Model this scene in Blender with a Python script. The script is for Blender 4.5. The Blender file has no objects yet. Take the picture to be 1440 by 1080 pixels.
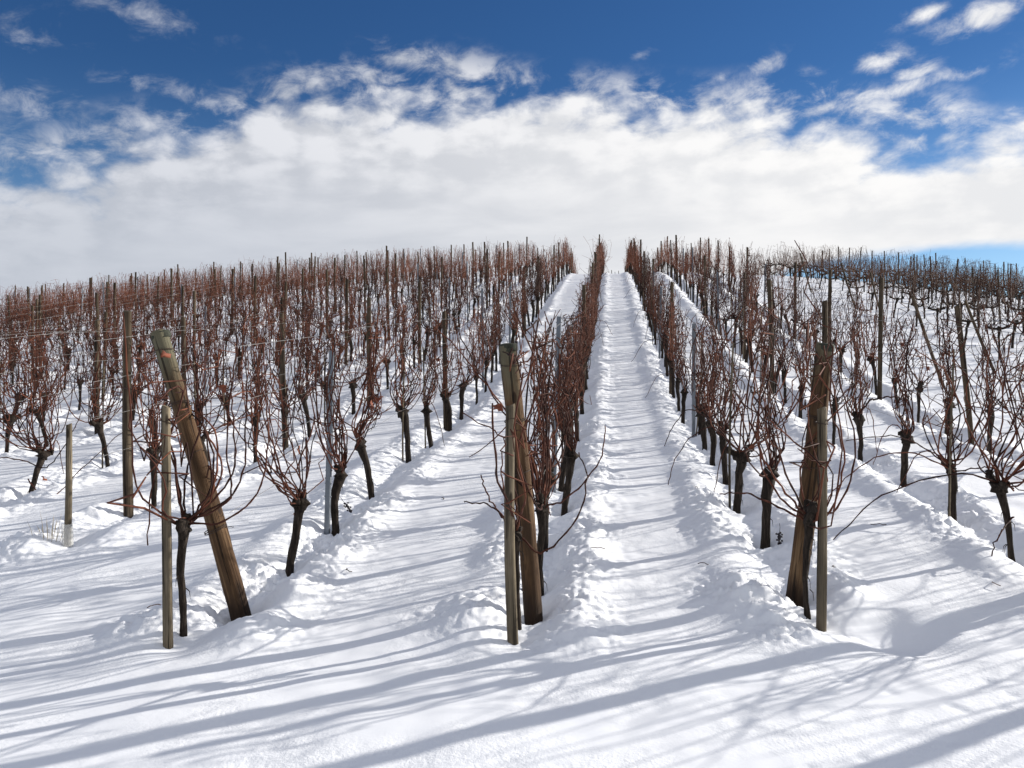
import bpy, math, random
import numpy as np
from mathutils import Vector, Matrix, Quaternion
R = math.radians
rng = np.random.default_rng(11)
random.seed(11)
scene = bpy.context.scene
COL = scene.collection

# ------------------------------------------------------------------ terrain
PY = np.array([-400,-60,-10,0,3,5,7.4,10,13,20,33,42,47,50,55,62,80,120,300,3000], float)
PZ = np.array([-30,-6,-2.2,-1.74,-1.66,-1.55,-1.28,-1.0,-.70,.6,3.4,5.3,6.25,6.67,7.0,7.0,6.0,2.5,-20,-160], float)
CAMZ = 1.62
def _slopes(X, Y):
    h = np.diff(X); d = np.diff(Y)/h; m = np.zeros_like(X); m[0] = d[0]; m[-1] = d[-1]
    for i in range(1, len(X)-1):
        if d[i-1]*d[i] > 0:
            w1 = 2*h[i]+h[i-1]; w2 = h[i]+2*h[i-1]; m[i] = (w1+w2)/(w1/d[i-1]+w2/d[i])
    return m
PM = _slopes(PY, PZ)
def profile(x):
    i = np.clip(np.searchsorted(PY, x)-1, 0, len(PY)-2); h = PY[i+1]-PY[i]
    t = (x-PY[i])/h; t2 = t*t; t3 = t2*t
    return (2*t3-3*t2+1)*PZ[i]+(t3-2*t2+t)*h*PM[i]+(-2*t3+3*t2)*PZ[i+1]+(t3-t2)*h*PM[i+1]
def base(x, y):
    k = np.where(x < 0, .0021, .0039)
    return profile(y) - k*x*x/(1+(x/90)**2) + CAMZ

_prm = np.random.default_rng(5).permutation(4096)
_ang = np.random.default_rng(6).random(4096)*2*np.pi
_gx, _gy = np.cos(_ang), np.sin(_ang)
def perlin(x, y, s=0):
    xi = np.floor(x).astype(np.int64); yi = np.floor(y).astype(np.int64); fx = x-xi; fy = y-yi
    u = fx*fx*fx*(fx*(fx*6-15)+10); v = fy*fy*fy*(fy*(fy*6-15)+10)
    def g(ix, iy, dx, dy):
        h = _prm[(_prm[(ix+s*57) & 4095]+iy) & 4095]
        return _gx[h]*dx+_gy[h]*dy
    a = g(xi, yi, fx, fy); b = g(xi+1, yi, fx-1, fy); c = g(xi, yi+1, fx, fy-1); d = g(xi+1, yi+1, fx-1, fy-1)
    return (a+(b-a)*u+(c-a)*v+(a-b-c+d)*u*v)*1.4
def smooth(e0, e1, x):
    t = np.clip((x-e0)/(e1-e0), 0, 1); return t*t*(3-2*t)

# rows of the main block: x position, first y
ROWS = [('M', -.52), ('R', 1.27), ('R2', 3.22), ('R3', 5.16)]
LX = [-2.55, -4.70, -6.60, -8.75] + [-8.75-2.05*k for k in range(1, 19)]
ROWX = [-.52, 1.27, 3.22, 5.16] + LX
ROWSTART = {1.27: 5.3, -.52: 4.7, 3.22: 6.0, 5.16: 6.0, -2.55: 4.6, -4.70: 6.3, -6.60: 7.0}
DENTS = [(-2.45,5.28,.18,.09),(-.48,5.42,.18,.08),(1.29,5.92,.18,.09),(-2.6,4.70,.15,.03),(-.55,4.92,.14,.03),(1.33,5.40,.13,.04),
         (1.72,5.36,.26,.13),(-4.8,6.78,.2,.06)]
CLUMP = [(-2.85,4.95,.30,.13),(-2.25,4.95,.24,.12),(-2.2,5.55,.25,.12),(-.85,5.2,.3,.08),(-.25,5.05,.28,.06),(.95,5.75,.33,.15),(1.05,5.35,.25,.08),
         (-5.1,6.6,.4,.16),(-4.6,7.2,.3,.08)]
TRACKS = [(1.23,4.63),(1.27,4.58),(1.45,4.48),(1.70,4.33),(1.74,4.28),(2.02,4.67),(2.05,4.5),(1.94,4.33),(2.2,4.4),(1.55,3.95),(1.1,3.75),(.85,3.62),
          (.95,7.16),(1.02,7.05),(1.08,6.9),(.35,8.6),(.10,8.65),(.55,9.0),(.42,6.35),(.6,6.1),(1.9,3.9),(1.62,4.9)]
ORD = ['first','second','third','fourth','fifth','sixth','seventh','eighth','ninth','tenth','eleventh','twelfth','thirteenth','fourteenth','fifteenth','sixteenth',
       'seventeenth','eighteenth','nineteenth','twentieth']
TENS = {20:'twenty',30:'thirty',40:'forty',50:'fifty',60:'sixty'}
def ordw(n):      # n from 1
    if n <= 20: return ORD[n-1]
    t = n//10*10
    return (TENS[t]+'-'+ORD[n-t-1]) if n != t else TENS[t][:-1]+'ieth'
ROWNAME = {}
for i, (n, x) in enumerate(ROWS): ROWNAME[x] = 'first row left of the central lane' if n == 'M' else ordw(i)+' row right of the central lane'
for i, x in enumerate(LX): ROWNAME[x] = ordw(i+2)+' row left of the central lane'
FIRST = {-2.55: [4.83,6.3,7.34,8.58,10.42,11.53,13.13], -.52: [5.10,5.97,7.0,8.0,9.0,10.02], 1.27: [5.52,7.16,8.21,9.47,10.6,11.6],
         3.22: [6.1,6.95,8.05,9.70,11.2], 5.16: [6.2,7.3,8.4,9.6,10.8,12.0,13.35,14.4], -4.70: [8.0,9.1,10.3], -6.60: [8.64,10.26]}
vines = []      # dict(x,y,kind,label,first)
for rx in ROWX:
    ys = list(FIRST.get(rx, []))
    y = ys[-1]+1.1 if ys else max(7.4, -rx/.744-3.0)+random.random()
    while y < 61: ys.append(y); y += random.uniform(.98, 1.22)
    for i, yy in enumerate(ys):
        vines.append(dict(x={-2.55: -2.635, -.52: -.565, 1.27: 1.285}.get(rx, rx) if i == 0 else rx+random.gauss(0, .045), y=yy, kind='U', row=rx, idx=i))
CROSSY = [13.5+1.95*j for j in range(25)]
for j, cy in enumerate(CROSSY):
    x = 9.5; i = 0
    while x < .50*cy+4.0 and x < 40:
        vines.append(dict(x=x+random.gauss(0, .05), y=cy+random.gauss(0, .06), kind='T', row=j, idx=i)); x += random.uniform(1.0, 1.25); i += 1
HOLLOWS = [(v['x'], v['y']) for v in vines if v['y'] < 15 and -11 < v['x'] < 7 and v['kind'] == 'U' and not (v['idx'] == 0 and v['y'] < 5.6)]
def detail(x, y, fine=True):
    z = np.zeros_like(x)
    near = 1-smooth(70, 120, y)
    # broad drift undulation
    z += .034*perlin(x/2.3, y/3.1, 1)*near + .017*perlin(x/.95+3, y/1.1, 2)*near
    m_all = np.zeros_like(x); ridge = np.zeros_like(x)
    for i, rx in enumerate(ROWX):
        st = ROWSTART.get(round(rx, 2), 7.0)
        wob = .07*perlin(y/1.7+i*7.3, y*0+i*3.1, 3)
        dx = x-rx-wob
        sel = np.abs(dx) < 1.0
        f = smooth(st-.25, st+.9, y)*(1-smooth(66, 74, y))
        var = .75+.75*perlin(y/.8+i*5.7, y*0+i*1.7, 4)
        var2 = .75+.75*perlin(y/.9+i*9.1, y*0+i*2.9, 5)
        e = np.exp(-((dx-.33)/.17)**2)*np.clip(var, .15, 1.6)*.085 + np.exp(-((dx+.36)/.19)**2)*np.clip(var2, .15, 1.6)*.10
        e -= np.exp(-(dx/.13)**2)*.05
        ridge += np.where(sel, e*f, 0); m_all = np.maximum(m_all, np.where(sel, np.exp(-(np.abs(dx)/.55)**4)*f, 0))
    for (cx, cy, r, h) in CLUMP:
        q = np.exp(-((x-cx)**2+(y-cy)**2)/(r*r)); z += .55*h*q; m_all = np.maximum(m_all, np.minimum(1, q*1.6))
    # cross block to the right: low ridges
    crossf = smooth(8.0, 9.2, x)*smooth(12, 16, y)*(1-smooth(60, 66, y))
    ph = (y-13.5)/1.95; ridge += crossf*.10*np.exp(-((ph-np.round(ph))/.16)**2)*(.8+.6*perlin(x/.9, y/1.9, 8))
    m_all = np.maximum(m_all, .7*crossf*np.exp(-((ph-np.round(ph))/.2)**2))
    z += ridge
    if fine:
        cl = .50*(2.6*np.abs(perlin(x/.23, y/.23, 10))-.8) + .42*(2.6*np.abs(perlin(x/.105, y/.105, 11))-.8) + .30*(2.6*np.abs(perlin(x/.052, y/.052, 12))-.8)
        patch = np.clip(.6+1.1*perlin(x/.7, y/.7, 13), .12, 1.3)
        z += m_all*patch*cl*.047
        # trampled bumps next to the left edge of the central lane, faint bumps elsewhere
        tr = np.exp(-((x+.12)/.33)**2)*smooth(5, 6, y)*near
        z += tr*np.clip(.45+1.4*perlin(x/.9, y/1.3, 20), 0, 1.2)*(.030*perlin(x/.24, y/.33, 14)+.02*perlin(x/.1, y/.12, 15))
        z += near*(1-m_all)*(.009*perlin(x/.36, y/.30, 16)*np.clip(.5+1.5*perlin(x/1.6, y/1.6, 18), 0, 1.5)+.0035*perlin(x/.13, y/.11, 17)*np.clip(.4+1.2*perlin(x/1.1, y/1.1, 19), 0, 1.3))
    zi = np.zeros_like(z)
    for n_, (cx, cy) in enumerate(HOLLOWS):
        m_ = (np.abs(x-cx) < .5) & (np.abs(y-cy) < .5)
        if m_.any():
            d2 = (x[m_]-cx-.02)**2+(y[m_]-cy+.02)**2; q_ = .045+.03*((n_*37) % 10)/10
            zi[m_] += -q_*np.exp(-d2/.0125)+.35*q_*np.exp(-(np.sqrt(d2)-.24)**2/.006)
    z += zi
    for (cx, cy, r, h) in DENTS: z -= h*np.exp(-((x-cx)**2+(y-cy)**2)/(r*r))
    if fine:
        for (cx, cy) in TRACKS:
            z -= .011*np.exp(-(((x-cx)/.040)**2+((y-cy)/.032)**2)); z += .003*np.exp(-(((x-cx)/.08)**2+((y-cy-.03)/.06)**2))
    return z
def G(x, y):
    a = np.array([float(x)]); b = np.array([float(y)])
    return float((base(a, b)+detail(a, b))[0])

# ------------------------------------------------------------------ node helpers
def new_mat(name):
    m = bpy.data.materials.new(name); m.use_nodes = True
    nt = m.node_tree; nt.nodes.clear()
    o = nt.nodes.new('ShaderNodeOutputMaterial'); b = nt.nodes.new('ShaderNodeBsdfPrincipled')
    nt.links.new(b.outputs[0], o.inputs[0]); return m, nt, b
class N:
    def __init__(s, nt): s.nt = nt
    def n(s, t, **k):
        d = s.nt.nodes.new(t)
        for a, v in k.items(): setattr(d, a, v)
        return d
    def put(s, sock, v):
        if v is None: return
        if isinstance(v, bpy.types.NodeSocket): s.nt.links.new(v, sock)
        else: sock.default_value = v
    def math(s, op, a, b=None, c=None, clamp=False):
        d = s.n('ShaderNodeMath', operation=op, use_clamp=clamp)
        for i, v in enumerate((a, b, c)):
            s.put(d.inputs[i], v)
        return d.outputs[0]
    def sstep(s, x, lo, hi):
        d = s.n('ShaderNodeMapRange', interpolation_type='SMOOTHSTEP'); s.put(d.inputs[0], x)
        d.inputs[1].default_value = lo; d.inputs[2].default_value = hi; return d.outputs[0]
    def noise(s, vec, scale, detail=4, rough=.55, dist=0.0):
        d = s.n('ShaderNodeTexNoise'); s.put(d.inputs['Vector'], vec); d.inputs['Scale'].default_value = scale
        d.inputs['Detail'].default_value = detail; d.inputs['Roughness'].default_value = rough; d.inputs['Distortion'].default_value = dist
        return d.outputs['Fac']
    def mix(s, f, a, b, blend='MIX'):
        d = s.n('ShaderNodeMix', data_type='RGBA', blend_type=blend); s.put(d.inputs[0], f); s.put(d.inputs[6], a); s.put(d.inputs[7], b); return d.outputs[2]
    def ramp(s, f, stops):
        d = s.n('ShaderNodeValToRGB'); s.put(d.inputs[0], f); e = d.color_ramp.elements
        while len(e) < len(stops): e.new(.5)
        for q, (p, c) in zip(e, stops): q.position = p; q.color = (*c, 1)
        return d.outputs[0]
    def mapping(s, vec, scale):
        d = s.n('ShaderNodeMapping'); s.put(d.inputs[0], vec); d.inputs['Scale'].default_value = scale; return d.outputs[0]
    def bump(s, h, strength, dist):
        d = s.n('ShaderNodeBump'); s.put(d.inputs['Height'], h); s.put(d.inputs['Strength'], strength); d.inputs['Distance'].default_value = dist; return d.outputs[0]

def mat_snow():
    m, nt, b = new_mat('snow'); k = N(nt); geo = k.n('ShaderNodeNewGeometry').outputs['Position']
    f1 = k.noise(geo, 9, 5, .6); f2 = k.noise(geo, 60, 3, .6); f3 = k.noise(geo, 320, 2, .5)
    h = k.math('ADD', k.math('MULTIPLY', f1, .018), k.math('ADD', k.math('MULTIPLY', f2, .0055), k.math('MULTIPLY', f3, .0013)))
    k.put(b.inputs['Normal'], k.bump(h, k.math('MULTIPLY', k.sstep(k.noise(geo, 1.1, 3, .5), .36, .62), .55), 1.0))
    k.put(b.inputs['Base Color'], k.mix(k.noise(geo, 2.2, 3, .5), (.87, .885, .92, 1), (.93, .935, .95, 1)))
    b.inputs['Roughness'].default_value = .62; b.inputs['Specular IOR Level'].default_value = .25
    return m
def mat_cane(name, c0, c1, c2):
    m, nt, b = new_mat(name); k = N(nt); geo = k.n('ShaderNodeNewGeometry').outputs['Position']
    f = k.noise(k.mapping(geo, (3, 3, .7)), 2.4, 2, .6)
    oi = k.n('ShaderNodeObjectInfo').outputs['Random']
    fac = k.math('ADD', k.math('MULTIPLY', f, .9), k.math('MULTIPLY', k.math('SUBTRACT', oi, .5), .45))
    k.put(b.inputs['Base Color'], k.ramp(fac, [(.2, c0), (.48, c1), (.8, c2)]))
    b.inputs['Roughness'].default_value = .7; b.inputs['Specular IOR Level'].default_value = .12
    return m
def mat_bark():
    m, nt, b = new_mat('vine_bark'); k = N(nt); tc = k.n('ShaderNodeTexCoord').outputs['Object']
    st = k.noise(k.mapping(tc, (60, 60, 7)), 1, 5, .65, .6)
    k.put(b.inputs['Base Color'], k.ramp(st, [(.3, (.010, .008, .006)), (.55, (.036, .027, .021)), (.8, (.10, .078, .06))]))
    k.put(b.inputs['Normal'], k.bump(st, 1.0, .012)); b.inputs['Roughness'].default_value = .9; b.inputs['Specular IOR Level'].default_value = .15
    return m
def mat_wood(name, lo, mid, hi, moss=None, top=1.9):
    m, nt, b = new_mat(name); k = N(nt); tc = k.n('ShaderNodeTexCoord').outputs['Object']
    oi = k.n('ShaderNodeObjectInfo').outputs['Random']
    off = k.n('ShaderNodeVectorMath', operation='ADD'); k.put(off.inputs[0], tc); k.put(off.inputs[1], k.n('ShaderNodeCombineXYZ').outputs[0])
    cx = off.inputs[1].links[0].from_node; k.put(cx.inputs[0], k.math('MULTIPLY', oi, 7.0)); k.put(cx.inputs[2], k.math('MULTIPLY', oi, 13.0))
    v = off.outputs[0]
    grain = k.noise(k.mapping(v, (70, 70, 2.2)), 1, 5, .6, .4); blotch = k.noise(k.mapping(v, (7, 7, 2.2)), 1, 4, .6)
    crack = k.noise(k.mapping(v, (34, 34, .9)), 1, 3, .5, .3)
    c = k.ramp(k.math('ADD', k.math('MULTIPLY', grain, .45), k.math('MULTIPLY', blotch, .55)), [(.3, lo), (.5, mid), (.68, hi)])
    if moss:
        z = k.n('ShaderNodeSeparateXYZ'); k.put(z.inputs[0], tc)
        f = k.sstep(k.math('ADD', z.outputs[2], k.math('MULTIPLY', k.math('SUBTRACT', blotch, .5), .9)), top-.42, top-.02)
        c = k.mix(k.math('MULTIPLY', f, .85), c, (*moss, 1))
        wet = k.sstep(k.math('ADD', z.outputs[2], k.math('MULTIPLY', k.math('SUBTRACT', blotch, .5), .25)), .36, .16)
        c = k.mix(k.math('MULTIPLY', wet, .85), c, (.018, .011, .008, 1))
    kn = k.n('ShaderNodeTexVoronoi', feature='F1'); k.put(kn.inputs['Vector'], k.mapping(v, (9, 9, 3.2))); kn.inputs['Scale'].default_value = 1.0
    kf = k.sstep(kn.outputs['Distance'], .17, .10); c = k.mix(k.math('MULTIPLY', kf, .8), c, (.020, .012, .008, 1))
    stn = k.sstep(k.noise(k.mapping(v, (16, 16, .8)), 1, 4, .6), .50, .66); c = k.mix(k.math('MULTIPLY', stn, .45), c, tuple(q*.35+.01 for q in mid)+(1,))
    cr = k.sstep(crack, .57, .62); c = k.mix(k.math('MULTIPLY', cr, .75), c, (.012, .009, .007, 1))
    k.put(b.inputs['Base Color'], c)
    k.put(b.inputs['Normal'], k.bump(k.math('SUBTRACT', grain, k.math('MULTIPLY', cr, .8)), 1.0, .010))
    b.inputs['Roughness'].default_value = .86; b.inputs['Specular IOR Level'].default_value = .2
    return m
def mat_metal(name, c0, c1, metallic=.55, rough=.5):
    m, nt, b = new_mat(name); k = N(nt); tc = k.n('ShaderNodeTexCoord').outputs['Object']
    f = k.noise(k.mapping(tc, (30, 30, 6)), 1, 4, .6)
    k.put(b.inputs['Base Color'], k.ramp(f, [(.3, c0), (.7, c1)])); b.inputs['Metallic'].default_value = metallic; b.inputs['Roughness'].default_value = rough
    return m
def mat_plain(name, c0, c1, rough=.8, scale=20):
    m, nt, b = new_mat(name); k = N(nt); tc = k.n('ShaderNodeTexCoord').outputs['Object']
    k.put(b.inputs['Base Color'], k.ramp(k.noise(tc, scale, 4, .6), [(.3, c0), (.7, c1)])); b.inputs['Roughness'].default_value = rough
    return m
M = {}
M['snow'] = mat_snow()
M['cane'] = mat_cane('red_brown_cane', (.020, .009, .007), (.070, .025, .016), (.19, .068, .038))
M['cane_dark'] = mat_cane('grey_brown_cane', (.018, .010, .008), (.058, .027, .018), (.13, .062, .040))
M['bark'] = mat_bark()
M['endwood'] = mat_wood('end_post_wood', (.020, .011, .006), (.100, .055, .027), (.235, .150, .080), (.135, .128, .085), 1.95)
M['wood'] = mat_wood('weathered_post_wood', (.022, .016, .011), (.078, .056, .036), (.17, .13, .085))
M['stakewood'] = mat_wood('grey_stake_wood', (.045, .036, .026), (.15, .12, .08), (.29, .235, .165))
M['grain'] = mat_plain('dark_end_grain', (.012, .012, .008), (.05, .055, .035), .95, 60)
M['steel'] = mat_metal('galvanised_steel', (.12, .135, .155), (.23, .25, .28))
M['wire'] = mat_metal('trellis_wire', (.20, .19, .18), (.42, .40, .37), .7, .45)
M['rust'] = mat_metal('rusty_wire', (.03, .018, .012), (.08, .05, .035), .4, .7)
M['leaf'] = mat_plain('dry_leaf', (.10, .022, .010), (.26, .07, .03), .8, 40)
M['berry'] = mat_plain('dried_berries', (.008, .006, .010), (.03, .02, .025), .6, 60)
M['grass'] = mat_plain('dry_grass', (.22, .17, .09), (.45, .36, .2), .8, 30)

# ------------------------------------------------------------------ mesh helpers
def link(name, me, mat, parent=None):
    o = bpy.data.objects.new(name, me); COL.objects.link(o)
    if mat and not me.materials: me.materials.append(mat)
    if parent: o.parent = parent
    return o
def tag(o, label, cat, group=None, kind=None):
    if label: o['label'] = label
    if cat: o['category'] = cat
    if group: o['group'] = group
    if kind: o['kind'] = kind
    return o
def empty(name, loc, label, cat, group=None):
    o = bpy.data.objects.new(name, None); COL.objects.link(o); o.location = loc; o.empty_display_size = .1
    return tag(o, label, cat, group)
class MB:
    def __init__(s): s.v = []; s.f = []; s.n = 0
    def add(s, v, f):
        v = np.asarray(v, float); s.v.append(v); s.f.append([[i+s.n for i in q] for q in f]); s.n += len(v)
    def tube(s, pts, rad, sides=5, cap=True, jit=0.0, rs=None):
        P = np.asarray(pts, float); n = len(P); rad = np.broadcast_to(np.asarray(rad, float), (n,))
        T = np.gradient(P, axis=0); T /= np.maximum(np.linalg.norm(T, axis=1), 1e-9)[:, None]
        ref = np.array([1., .13, 0]) if abs(T[:, 0]).max() < .85 else np.array([.1, 0, 1.]) if abs(T[:, 2]).max() < .9 else np.array([.2, 1., .1])
        A = ref-T*(T@ref)[:, None]; A /= np.maximum(np.linalg.norm(A, axis=1), 1e-9)[:, None]; B = np.cross(T, A)
        th = np.arange(sides)*2*np.pi/sides
        rr = rad[:, None]*np.ones((1, sides))
        if jit and rs is not None: rr = rr*(1+jit*rs.normal(size=(n, sides)))
        V = P[:, None, :]+rr[..., None]*(A[:, None, :]*np.cos(th)[None, :, None]+B[:, None, :]*np.sin(th)[None, :, None])
        F = [[i*sides+j, i*sides+(j+1) % sides, (i+1)*sides+(j+1) % sides, (i+1)*sides+j] for i in range(n-1) for j in range(sides)]
        if cap: F.append(list(range((n-1)*sides, n*sides))); F.append(list(range(sides-1, -1, -1)))
        s.add(V.reshape(-1, 3), F)
    def blob(s, c, r, rs, bump=.25, seg=8, rings=6, sc=(1, 1, 1)):
        V = []; c = np.array(c)
        ph = rs.random(3)*6
        for i in range(rings+1):
            t = math.pi*i/rings
            for j in range(seg):
                a = 2*math.pi*j/seg; d = np.array([math.sin(t)*math.cos(a)*sc[0], math.sin(t)*math.sin(a)*sc[1], math.cos(t)*sc[2]])
                k = r*(1+bump*(math.sin(3*d[0]*3+ph[0])*math.sin(4*d[1]*3+ph[1])+.6*math.sin(9*d[2]+ph[2])+.25*rs.normal()))
                if i in (0, rings): k = r
                V.append(c+d*k)
        F = [[i*seg+j, i*seg+(j+1) % seg, (i+1)*seg+(j+1) % seg, (i+1)*seg+j][::-1] for i in range(rings) for j in range(seg)]
        s.add(V, F)
    def mesh(s, name, smooth_=True):
        me = bpy.data.meshes.new(name); me.from_pydata(np.concatenate(s.v).tolist(), [], [q for f in s.f for q in f])
        if smooth_: me.polygons.foreach_set('use_smooth', [True]*len(me.polygons))
        me.update(); return me

# ------------------------------------------------------------------ ground sheet
def build_ground():
    ys = [-400, -250, -150, -90, -60, -40, -28, -20, -14, -10, -7, -5, -3.5, -2.3]
    y = -1.5
    while y < 2.3: ys.append(y); y += .12
    y = 2.3
    while y < 72: ys.append(y); y += max(.021, .0030*y)
    while y < 3000: ys.append(y); y *= 1.10
    ys = np.array(ys); NC = 960
    u = np.linspace(-1, 1, NC); u = np.sign(u)*(.80*np.abs(u)+.20*np.abs(u)**3)
    ext = np.array([1.06, 1.18, 1.4, 1.8, 2.6, 4.5, 9, 20, 50])
    uu = np.concatenate([-ext[::-1], u, ext])
    W = np.where(ys < 3, 6.2+.55*(3-ys), 3.9+.78*ys); cx = -.10*np.clip(ys, 0, 80)
    W = np.minimum(W, 3000/50.0*1.2+W*0) if False else W
    X = cx[:, None]+uu[None, :]*W[:, None]; X = np.clip(X, -4000, 4000); Y = np.repeat(ys[:, None], len(uu), 1)
    x = X.ravel(); yv = Y.ravel(); Z = base(x, yv)+detail(x, yv)
    nr, nc = X.shape
    V = np.stack([x, yv, Z], 1).astype(np.float32)
    me = bpy.data.meshes.new('snow_ground'); me.vertices.add(len(V)); me.vertices.foreach_set('co', V.ravel())
    i = np.arange(nr-1)[:, None]*nc+np.arange(nc-1)[None, :]
    Q = np.stack([i, i+1, i+nc+1, i+nc], -1).reshape(-1).astype(np.int32); nq = len(Q)//4
    me.loops.add(nq*4); me.loops.foreach_set('vertex_index', Q)
    me.polygons.add(nq); me.polygons.foreach_set('loop_start', np.arange(nq, dtype=np.int32)*4); me.polygons.foreach_set('loop_total', np.full(nq, 4, np.int32))
    me.polygons.foreach_set('use_smooth', np.ones(nq, bool)); me.update(calc_edges=True)
    o = link('ground', me, M['snow']); tag(o, 'sunlit white snow covering the vineyard hillside', None, None, 'structure')
build_ground()

# ------------------------------------------------------------------ vines
def grow(rs, p0, d0, length, step, up=.16, zig=.10, conf=.10, hor_at=None):
    p = np.array(p0, float); d = np.array(d0, float); d /= np.linalg.norm(d); pts = [p.copy()]; s = 1; n = int(length/step)
    hd = rs.choice([-1, 1])
    for i in range(n):
        if hor_at and p[2] > hor_at: tgt = np.array([rs.normal()*.15, hd*1.0, -.12]); w = .45
        else: tgt = np.array([-p[0]*1.2*conf*10*.3, 0, 1.0]); w = up
        d = d+w*tgt; d += rs.normal(size=3)*zig*.55; s = -s
        side = np.array([d[1], -d[0], .2]); sn = np.linalg.norm(side)
        d = d+s*zig*.8*side/max(sn, .3); d /= np.linalg.norm(d)
        p = p+d*step; pts.append(p.copy())
    return np.array(pts)
def spline(ctrl, n, rs, wob=.008):
    c = np.array(ctrl, float); t = np.linspace(0, len(c)-1, n); out = []
    e = np.vstack([2*c[0]-c[1], c, 2*c[-1]-c[-2]])
    for q in t:
        i = min(int(q), len(c)-2); f = q-i; a, b, cc, d = e[i], e[i+1], e[i+2], e[i+3]
        out.append(.5*((2*b)+(-a+cc)*f+(2*a-5*b+4*cc-d)*f*f+(-a+3*b-3*cc+d)*f**3))
    out = np.array(out); out[1:-1] += rs.normal(size=(n-2, 3))*wob
    return out
def node_rad(n, r0, r1, rs):
    r = np.linspace(r0, r1, n); r[1::2] *= 1.32; return r
def drooper(rs, p0, side, L=.9):
    a = rs.uniform(.10, .48)*side; b = rs.uniform(-.55, .55)
    return spline([p0, p0+np.array([a*.4, b*.3, .12]), p0+np.array([a*.9, b*.7, .05]), p0+np.array([a*1.25, b, -.25]), p0+np.array([a*1.4, b*1.2, -.25-rs.uniform(.05, .3)])], 13, rs, .005)
def make_trunk(rs, hz, kind, sides=9, thick=1.0):
    mb = MB(); n = 10
    w = rs.normal(size=(n, 2))*.010; w = np.cumsum(w, 0); t = np.linspace(0, 1, n); w *= t[:, None]
    ln = rs.normal(size=2)*np.array([.04, .10])*thick**3
    P = np.stack([w[:, 0]+ln[0]*t**1.5, w[:, 1]+ln[1]*t**1.5, -.16+(hz+.16)*t], 1)
    r = np.interp(t, [0, .3, .7, .88, 1], [.038, .028, .030, .038, .044])*rs.uniform(.78, 1.25)*thick
    mb.tube(P, r, sides, jit=.10, rs=rs)
    head = P[-1]; starts = []
    if sides > 6:
        for _ in range(5):      # shreds of bark
            q = P[rs.integers(2, n-1)]; a = rs.random()*6.28; d = np.array([math.cos(a), math.sin(a), 0])
            mb.tube([q+d*.025, q+d*.045+[0, 0, -.02], q+d*.05+[0, 0, -.07]], [.004, .003, .001], 3)
    seg, rg = (8, 6) if sides > 6 else (5, 3)
    mb.blob(head+[0, 0, .0], .060*rs.uniform(.8, 1.25)*thick, rs, .34, seg, rg, (1, 1.25, .85))
    if kind == 'T':
        for s in (-1, 1):
            e = head+np.array([s*rs.uniform(.16, .30), rs.normal()*.03, rs.uniform(.03, .10)]); mid = (head+e)/2+[0, 0, -.02]
            mb.tube([head, mid, e], [.032, .026, .030], sides if sides < 8 else 7, jit=.12, rs=rs); mb.blob(e, .042, rs, .3, seg, rg)
            starts += [e, e, mid]
    else:
        for s in ((-1, 1) if rs.random() < .75 else (1,)):
            e = head+np.array([rs.normal()*.025, s*rs.uniform(.05, .12), rs.uniform(.03, .10)])
            mb.tube([head, (head+e)/2+[0, 0, -.01], e], [.036, .03, .026], sides if sides < 8 else 7, jit=.12, rs=rs); mb.blob(e, .036, rs, .3, seg, rg)
            starts.append(e)
    starts.append(head); starts.append(head+[0, 0, .04])
    return mb, starts
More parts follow.
